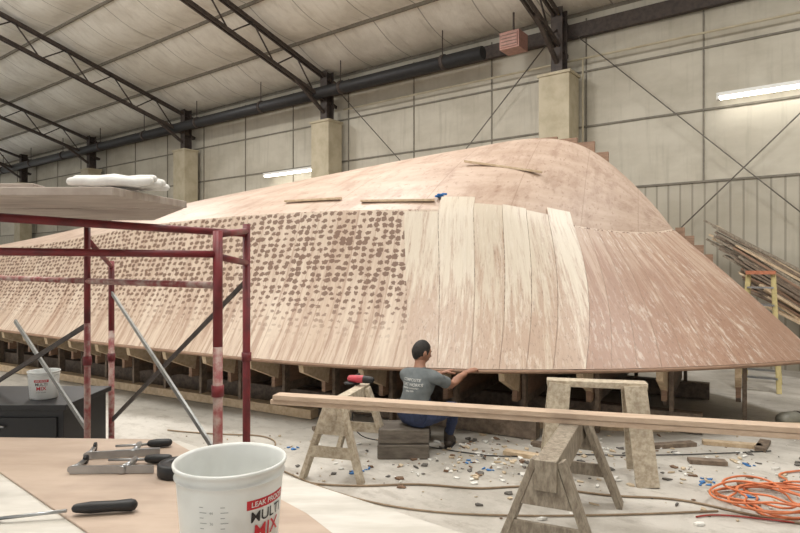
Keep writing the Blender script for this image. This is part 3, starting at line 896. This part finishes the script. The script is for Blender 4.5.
hand('hand_right',J['wrR'][0],(0.62,0.3,0.12),(0.05,0,1),-1)
hand('hand_left',J['wrL'][0],(0.8,0.15,0.2),(0,0,1),1)
bt=MB()
for an,dr in (('anR',V((0.25,0.9,0))),('anL',V((0.1,1,0)))):
    a=J[an][0]; dr.normalize(); g=V((a.x,a.y,0))
    bt.finger([a+V((0,0,0.05)),a,g+V((0,0,0.055))-dr*0.01],[0.046,0.048,0.046],M_shoe,14)
    bt.finger([g+V((0,0,0.042))-dr*0.04,g+V((0,0,0.046))+dr*0.05,g+V((0,0,0.04))+dr*0.13,g+V((0,0,0.034))+dr*0.17],[0.040,0.043,0.046,0.036],M_shoe,16,flat=(Z,0.8))
    sd=dr.cross(Z)
    bt.prism([((g+dr*x+sd*y).x,(g+dr*x+sd*y).y) for x,y in ((-.075,-.028),(.0,-.038),(.12,-.045),(.19,-.03),(.205,0),(.19,.03),(.12,.045),(0,.038),(-.075,.028))],0.0,0.018,M_rub)
bt.obj('boots',parent=man)

# ================================================================ right-hand background
m=MB()
for k in range(80):
    f=k/80
    a=V((5.2+0.45*f+random.uniform(-.08,.08),10.15-0.85*f-random.uniform(0,.15),2.45-1.15*f+random.uniform(-.3,.1)))
    b=V((8.1+random.uniform(-.3,.3)-1.3*f,7.75+random.uniform(-.1,.2)-0.1*f,0.03+0.03*(k%6)))
    m.beam(a,b,random.choice((0.06,0.1,0.14,0.2)),0.03,random.choice((M_lumd,M_lumd,M_lum,M_ply_d,M_lumd,M_horse)))
m.obj('lumber_pile')
M_yel=simple('ladder_yellow',(204,188,136),0.5); M_ori=simple('ladder_orange',(190,120,90),0.5)
def ladder(name,c,ht,ang):
    m=MB(); c=V(c); Rm=Matrix.Rotation(ang,3,'Z')
    q=lambda x,y,z:c+Rm@V((x,y,z))
    for s in (-1,1):
        m.beam(q(s*0.24,-0.4,0),q(s*0.15,0,ht),0.025,0.06,M_yel,up=(1,0,0)); m.beam(q(s*0.22,0.4,0),q(s*0.14,0.04,ht-0.04),0.02,0.04,M_yel,up=(1,0,0))
        m.beam(q(s*0.22,-0.2,ht*0.5),q(s*0.21,0.2,ht*0.5),0.01,0.02,M_chr)
    m.box(q(0,0.02,ht+0.015),(0.36,0.18,0.05),M_ori,Rm)
    n=6
    for i in range(n):
        z=ht*(i+0.8)/(n+0.6); f=1-z/ht; m.box(q(0,-0.4*f,z),(0.30+0.17*f,0.08,0.025),M_chr,Rm)
        if i%2==0: m.box(q(0,0.4*f,z),(0.28+0.14*f,0.02,0.03),M_chr,Rm)
    m.obj(name)
ladder('step_ladder',(5.08,8.45,0),1.6,math.radians(-35))
M_tank=simple('tank_green_grey',(130,128,116),0.45)
for (x,y) in ((4.15,6.25),(4.45,5.95)):
    m=MB(); m.finger([(x-0.14,y,0.095),(x+0.2,y+0.08,0.095)],[0.09,0.09],M_tank,20); m.tube((x+0.26,y+0.09,0.095),(x+0.36,y+0.12,0.095),0.03,M_chr,12)
    m.tube((x+0.0,y+0.03,0.095),(x+0.02,y+0.035,0.095),0.094,M_steel,20); m.obj('gas_cylinder')

# ================================================================ hoses & cords
def cord(name,pts,r_,mat,cyc=False):
    cu=bpy.data.curves.new(name,'CURVE'); cu.dimensions='3D'; cu.bevel_depth=r_; cu.bevel_resolution=3; cu.resolution_u=8
    sp_=cu.splines.new('NURBS'); sp_.points.add(len(pts)-1)
    for p,q in zip(sp_.points,pts): p.co=(q[0],q[1],q[2],1)
    sp_.use_endpoint_u=True; sp_.order_u=4
    cu.materials.append(mat); o=bpy.data.objects.new(name,cu); scene.collection.objects.link(o); return o
M_or=simple('orange_cord',(220,128,84),0.5); M_hose=simple('tan_hose',(150,130,106),0.6); M_rc=simple('red_cord',(170,60,50),0.5)
pts=[]
for i in range(130):
    a=i*0.35; rr=0.28+0.09*math.sin(i*0.61)+0.05*math.sin(i*1.3)
    pts.append((2.68+rr*1.05*math.cos(a)+0.08*math.sin(i*.2),4.30+rr*0.95*math.sin(a)+0.05*math.cos(i*.13),0.012+0.0006*i+0.008*math.sin(i)))
pts+=[(3.1,4.7,0.02),(3.0,4.95,0.012),(3.6,5.0,0.012)]
cord('orange_extension_cord',pts,0.008,M_or)
cord('air_hose',[(-0.9,4.75,.01),(-0.4,4.55,.01),(0.1,4.75,.01),(0.6,4.5,.01),(1.0,4.7,.01),(1.6,4.35,.01),(2.1,4.45,.01),(2.5,3.9,.01),(3.2,3.8,.01)],0.008,M_hose)
cord('air_hose',[(-2.4,6.2,.01),(-1.8,6.0,.01),(-1.4,6.1,.01),(-1.1,5.7,.01),(-1.3,5.3,.01),(-0.9,4.9,.01),(-0.2,4.15,.01),(0.8,4.0,.01),(2.2,4.15,.01)],0.007,M_hose)
cord('red_power_cord',[(2.0,4.05,.01),(2.3,4.2,.01),(2.7,3.75,.01),(3.2,4.0,.01)],0.006,M_rc)
cord('black_power_cord',[(-0.35,5.38,.68),(-0.45,5.6,.5),(-0.5,5.75,.02),(-0.1,5.9,.01),(0.9,5.2,.01),(1.3,5.5,.01),(2.2,5.3,.01),(3.4,5.5,.01)],0.005,M_rub)

# ================================================================ floor debris
cols_=[simple('scrap_white',(230,228,222),0.8),simple('scrap_blue',(70,126,186),0.6),simple('scrap_brown',(124,98,78),0.8),simple('scrap_tan',(200,182,156),0.8),simple('scrap_grey',(104,100,95),0.8)]
m=MB()
def scrap(x,y,s,mat):
    n=random.randint(4,6); a0=random.random()*6; z=0.004
    el=random.uniform(0.25,0.9)
    th=random.random()*3.14
    P=[];Q=[]
    for i in range(n):
        a=a0+2*math.pi*i/n; rr=s*random.uniform(0.6,1.1); dx=rr*math.cos(a); dy=rr*math.sin(a)*el
        ex=dx*math.cos(th)-dy*math.sin(th); ey=dx*math.sin(th)+dy*math.cos(th)
        P.append((x+ex,y+ey,z)); Q.append((x+ex*0.9,y+ey*0.9,z+random.uniform(0.003,0.35*s)))
    m.add(P+Q,[tuple(range(n))[::-1],tuple(range(n,2*n))]+[(i,(i+1)%n,n+(i+1)%n,n+i) for i in range(n)],mat)
for k in range(850):
    cl=random.random()
    if cl<0.45: x,y=random.gauss(0.9,0.7),random.gauss(5.3,0.35)
    elif cl<0.7: x,y=random.gauss(2.8,0.6),random.gauss(5.0,0.5)
    else: x,y=random.uniform(-2.2,4.2),random.uniform(4.0,6.2)
    if y<3.9: continue
    mt=random.choices(cols_,[4,0.0,3,5,2])[0]
    scrap(x,y,random.choice((0.008,0.012,0.018,0.03,0.045)),mt)
for (x,y) in ((-0.35,4.95),(-0.3,5.0),(0.62,5.2),(0.75,5.0),(1.3,5.15),(2.35,4.7),(2.45,4.75),(2.6,4.4),(3.0,5.1),(-1.0,5.6),(1.0,4.6)):
    for k in range(4): scrap(x+random.uniform(-.05,.05),y+random.uniform(-.05,.05),random.uniform(0.018,0.036),cols_[1])
m.obj('floor_debris')
m=MB()
for (x,y,a,L) in ((0.95,5.45,-0.5,0.4),(2.3,5.6,0.2,0.5),(2.9,5.75,-0.3,0.5),(3.3,5.5,0.9,0.35),(-0.9,6.2,0.4,0.5),(1.6,5.5,2.6,0.4),(3.4,5.0,0.4,0.4),(2.5,5.2,-0.2,0.3)):
    d_=V((math.cos(a),math.sin(a),0)); m.beam(V((x,y,0.02)),V((x,y,0.02))+d_*L,0.09,0.035,random.choice((M_lum,M_lumd)))
m.obj('wood_offcuts')

# ================================================================ lights
def area(name,loc,size,watt,col=(1,0.985,0.955),up=False):
    l=bpy.data.lights.new(name,'AREA'); l.energy=watt; l.shape='RECTANGLE'; l.size=size; l.size_y=size; l.color=col
    o=bpy.data.objects.new(name,l); scene.collection.objects.link(o); o.location=loc
    if up: o.rotation_euler=(math.pi,0,0)
    return o
for i,(x,y) in enumerate(((-7,-5),(0,-5.5),(7,-5),(-3,-11),(4,-11))):
    p=wl(x,y,7.0 if y>-6 else 8.3); area('overhead_fill',p,1.2,250)  # added fill lights under the roof, no fixtures behind them
for (x,y) in ((-9,-12.5),(-1,-13.5),(7,-12.5)):
    area('ceiling_fill_up',wl(x,y,6.5),2.0,520,up=True)  # added upward fill that brightens the ceiling
wd=bpy.data.worlds.new('World'); scene.world=wd; wd.use_nodes=True
bg=wd.node_tree.nodes['Background']; bg.inputs[0].default_value=(0.98,0.99,1.0,1); bg.inputs[1].default_value=1.15

# ================================================================ camera
cam=bpy.data.cameras.new('camera'); cam.lens=27; cam.sensor_width=36; cam.clip_end=200; cam.clip_start=0.05
co=bpy.data.objects.new('camera',cam); scene.collection.objects.link(co); co.location=(0,0,1.7); co.rotation_euler=(math.radians(90),0,0)
scene.camera=co
